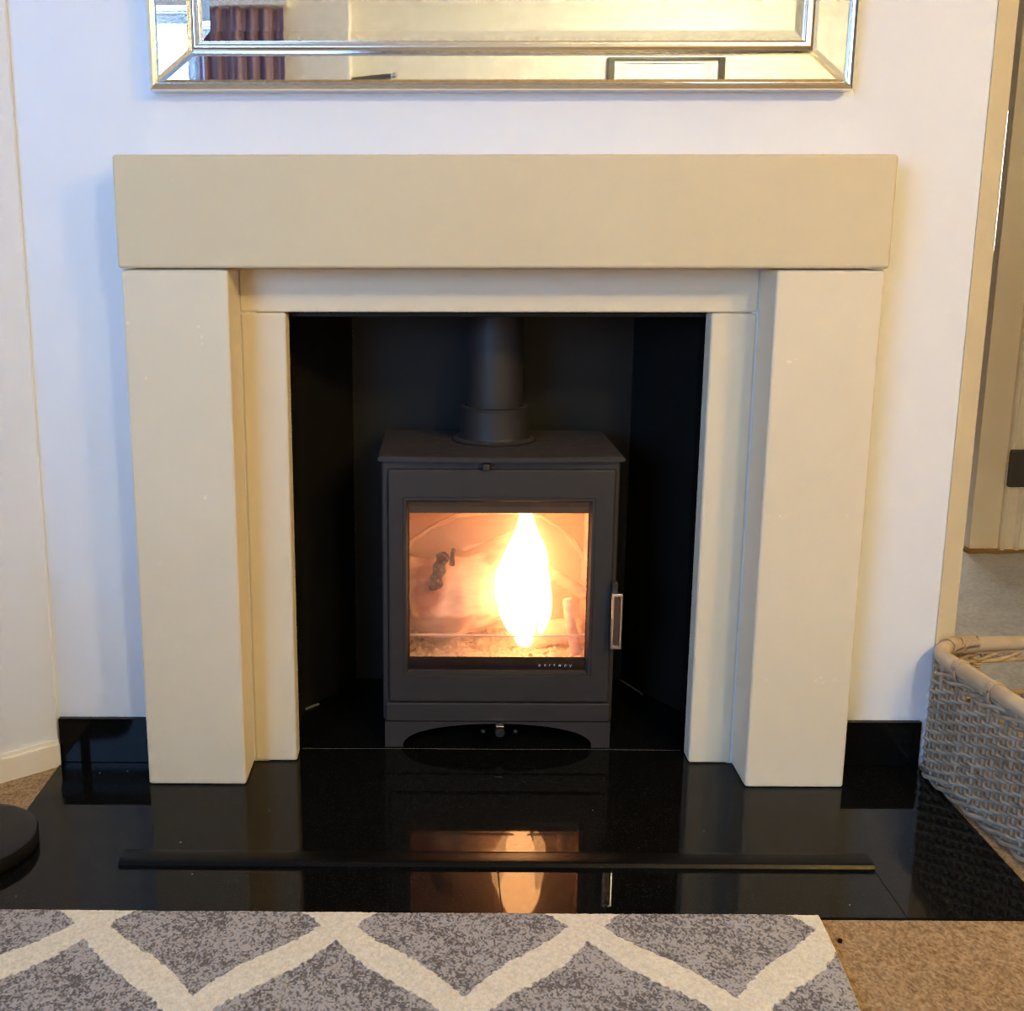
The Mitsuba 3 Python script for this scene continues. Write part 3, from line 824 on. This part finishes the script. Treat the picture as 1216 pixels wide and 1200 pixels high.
wm_, wc = basket_mesh(rows, rows)
add('wicker_basket__weave', wm_, 'wicker', True, color=wc, kind='stuff', label='woven willow rows')
# twined bands near the rim and the foot
for zc, nn, rad, pitch in ((BH - .032, 3, .0042, 9), (.013, 3, .0050, 12)):
    band = []
    for j in range(nn):
        ph = 2 * PI * (oq / perim * round(NS / 6) + j / nn)
        p = to_world(op + on * (.0062 * np.cos(ph) + flare(zc))[:, None], 0)
        p[:, 2] = zc + FLOOR + .0085 * np.sin(ph)
        if zc > .1:
            band.append(tube(p, rad, 6, closed=True))
        else:
            band.append(tube(p, rad, 6, closed=True))
    bm_, bc = basket_mesh(band, band)
    add('wicker_basket__twined_band', bm_, 'wicker', True, color=bc)
# stakes
for i in range(NS):
    j = i * 6
    z0, z1 = .006, BH - .006
    segs = [(z0, z1)]
    if oq[j] < HOLE[0] or oq[j] > perim - HOLE[0]:
        segs = [(z0, HOLE[1]), (HOLE[2], z1)]
    ms = []
    for a, b in segs:
        zs_ = np.linspace(a, b, 5)
        pp = np.array([np.r_[(BO + (op[j] + on[j] * flare(q))[0] * U2 + (op[j] + on[j] * flare(q))[1] * W2_), q + FLOOR] for q in zs_])
        ms.append(tube(pp, .0034, 7))
    sm, sc_ = basket_mesh(ms, ms)
    add('wicker_basket__stake', sm, 'wicker', True, color=sc_)
# rolled rim with lashings
p = to_world(op + on * (flare(BH) - .004), BH + FLOOR - .002)
p[:, 2] += .002 * (meshkit.noise(np.stack([oq * 9, oq * 0, oq * 0], 1), 3) - .5)
rim = tube(p, .0145 + .002 * (meshkit.noise(np.stack([oq * 14, oq * 0, oq * 0], 1), 8) - .5), 14, closed=True)
nz = meshkit.noise(rim.vertices * 38, 4)[:, None]
rk_ = add('wicker_basket__rim', rim, 'wicker', True, color=np.array([.40, .29, .17]) * (1 - nz) + np.array([.62, .48, .31]) * nz, label='thick smooth tan willow rim')
rim2 = tube(to_world(op + on * (flare(BH) - .002), BH + FLOOR - .020), .0045, 8, closed=True)
m_, c_ = basket_mesh([rim2], [0])
add('wicker_basket__twined_band', m_, 'wicker', True, color=c_)


def lashing(s0, s1, turns, rad=.0165, warm=1.0, zc=BH - .002, drop=0.0):
    n = turns * 14
    th = np.linspace(0, turns * 2 * PI, n)
    q = np.linspace(s0, s1, n)
    i0 = np.interp(q % perim, np.r_[oq, perim], np.arange(npts + 1))
    a = np.floor(i0).astype(int) % npts
    p2 = op[a] + on[a] * (flare(BH) - .004 + rad * np.cos(th))[:, None]
    w = to_world(p2, 0)
    w[:, 2] = zc + FLOOR + rad * np.sin(th) - np.maximum(0, -np.sin(th)) * drop
    m = tube(w, .0021, 6)
    return basket_mesh([m], [0], warm)


for s0, s1, tn in ((.095, .170, 16), (perim - .170, perim - .095, 16)):
    m_, c_ = lashing(s0, s1, tn)
    add('wicker_basket__lashing', m_, 'wicker', True, color=c_, label='tan cane coils wound round the rim')
for s0 in (.30, .405, .56, .70):
    m_, c_ = lashing(s0, s0 + .010, 3, .0168, .5, BH - .002, .012)
    add('wicker_basket__lashing', m_, 'wicker', True, color=c_)
# wound posts either side of the handle hole
for s_ in (-1, 1):
    q = s_ * (HOLE[0] + .004)
    j = int(round((q % perim) / perim * npts)) % npts
    zz_ = np.linspace(HOLE[1] - .012, HOLE[2] + .012, 9 * 12)
    th = np.linspace(0, 9 * 2 * PI, len(zz_))
    base2 = op[j] + on[j] * flare(.19)
    p2 = base2[None] + on[j][None] * (.0095 * np.cos(th))[:, None] + np.array([-on[j][1], on[j][0]])[None] * (.0095 * np.sin(th))[:, None]
    m = to_world(p2, 0)
    m[:, 2] = zz_ + FLOOR
    m_, c_ = basket_mesh([tube(m, .0030, 6)], [0], .8)
    add('wicker_basket__hole_binding', m_, 'wicker', True, color=c_)
for zc in (HOLE[1], HOLE[2]):
    q = np.linspace(-HOLE[0], HOLE[0], 40)
    i0 = (np.round((q % perim) / perim * npts).astype(int)) % npts
    m_, c_ = basket_mesh([tube(to_world(op[i0] + on[i0] * flare(zc), zc + FLOOR), .0058, 8)], [0], .7)
    add('wicker_basket__hole_binding', m_, 'wicker', True, color=c_)
# base
o2, n2, _, _ = outline(120)
bpoly = to_world(o2 - n2 * .004, 0)[:, :2]
add('wicker_basket__base', tm(prism(bpoly.tolist(), FLOOR + .012, FLOOR + .018)), P([.33, .22, .12], .8, .2), False)

# ------------------------------------------------------------------ round black stand base
note('round_stand', 'round black stand base partly over the left end of the hearth', 'stand')
DX, DY = -.9342, -.2411
add('round_stand__base', lathe([(0, .001), (.108, .001), (.1125, .004), (.114, .010), (.114, .022), (.1115, .0285), (.106, .031), (.09, .0325), (.02, .034), (0, .034)], 96, (DX, DY, 0)), 'black_plastic', 35)
add('round_stand__stem', tube([(DX - .02, DY, .033), (DX - .02, DY, .50)], .011, 16), 'black_plastic', 40)
add('round_stand__stem__collar', lathe([(0, .034), (.02, .034), (.018, .048), (.011, .052), (0, .052)], 32, (DX - .02, DY, 0)), 'black_plastic', 40)

# ------------------------------------------------------------------ crumbs of ash on the hearth
spots = [(-.571, -.213, .0022), (-.802, -.378, .0014), (-.795, .045, .0015), (-.741, .054, .0014), (-.43, -.10, .0012), (.372, -.165, .0014), (-.528, -.312, .0016), (.553, -.388, .0014), (.18, -.09, .0009)]
for i, (a, b, r) in enumerate(spots):
    c = trimesh.creation.icosphere(1, r)
    c.vertices *= 1 + .5 * (meshkit.noise(c.vertices * 900 + i * 5, i)[:, None] - .5)
    c.vertices[:, 2] *= .6
    c.apply_translation((a, b, -c.bounds[0][2]))
    add('ash_crumb', c, 'dust', False, 'tiny pale ash crumb lying on the black granite hearth', 'ash crumb', 'ash crumbs scattered on the hearth')
lint = trimesh.creation.icosphere(1, .0035)
lint.vertices *= 1 + .6 * (meshkit.noise(lint.vertices * 700, 3)[:, None] - .5)
lint.apply_translation((.505, -.478, FLOOR + .003))
add('charcoal_fleck', lint, 'char', False, 'small black charcoal fleck on the brown carpet beside the rug', 'charcoal fleck')
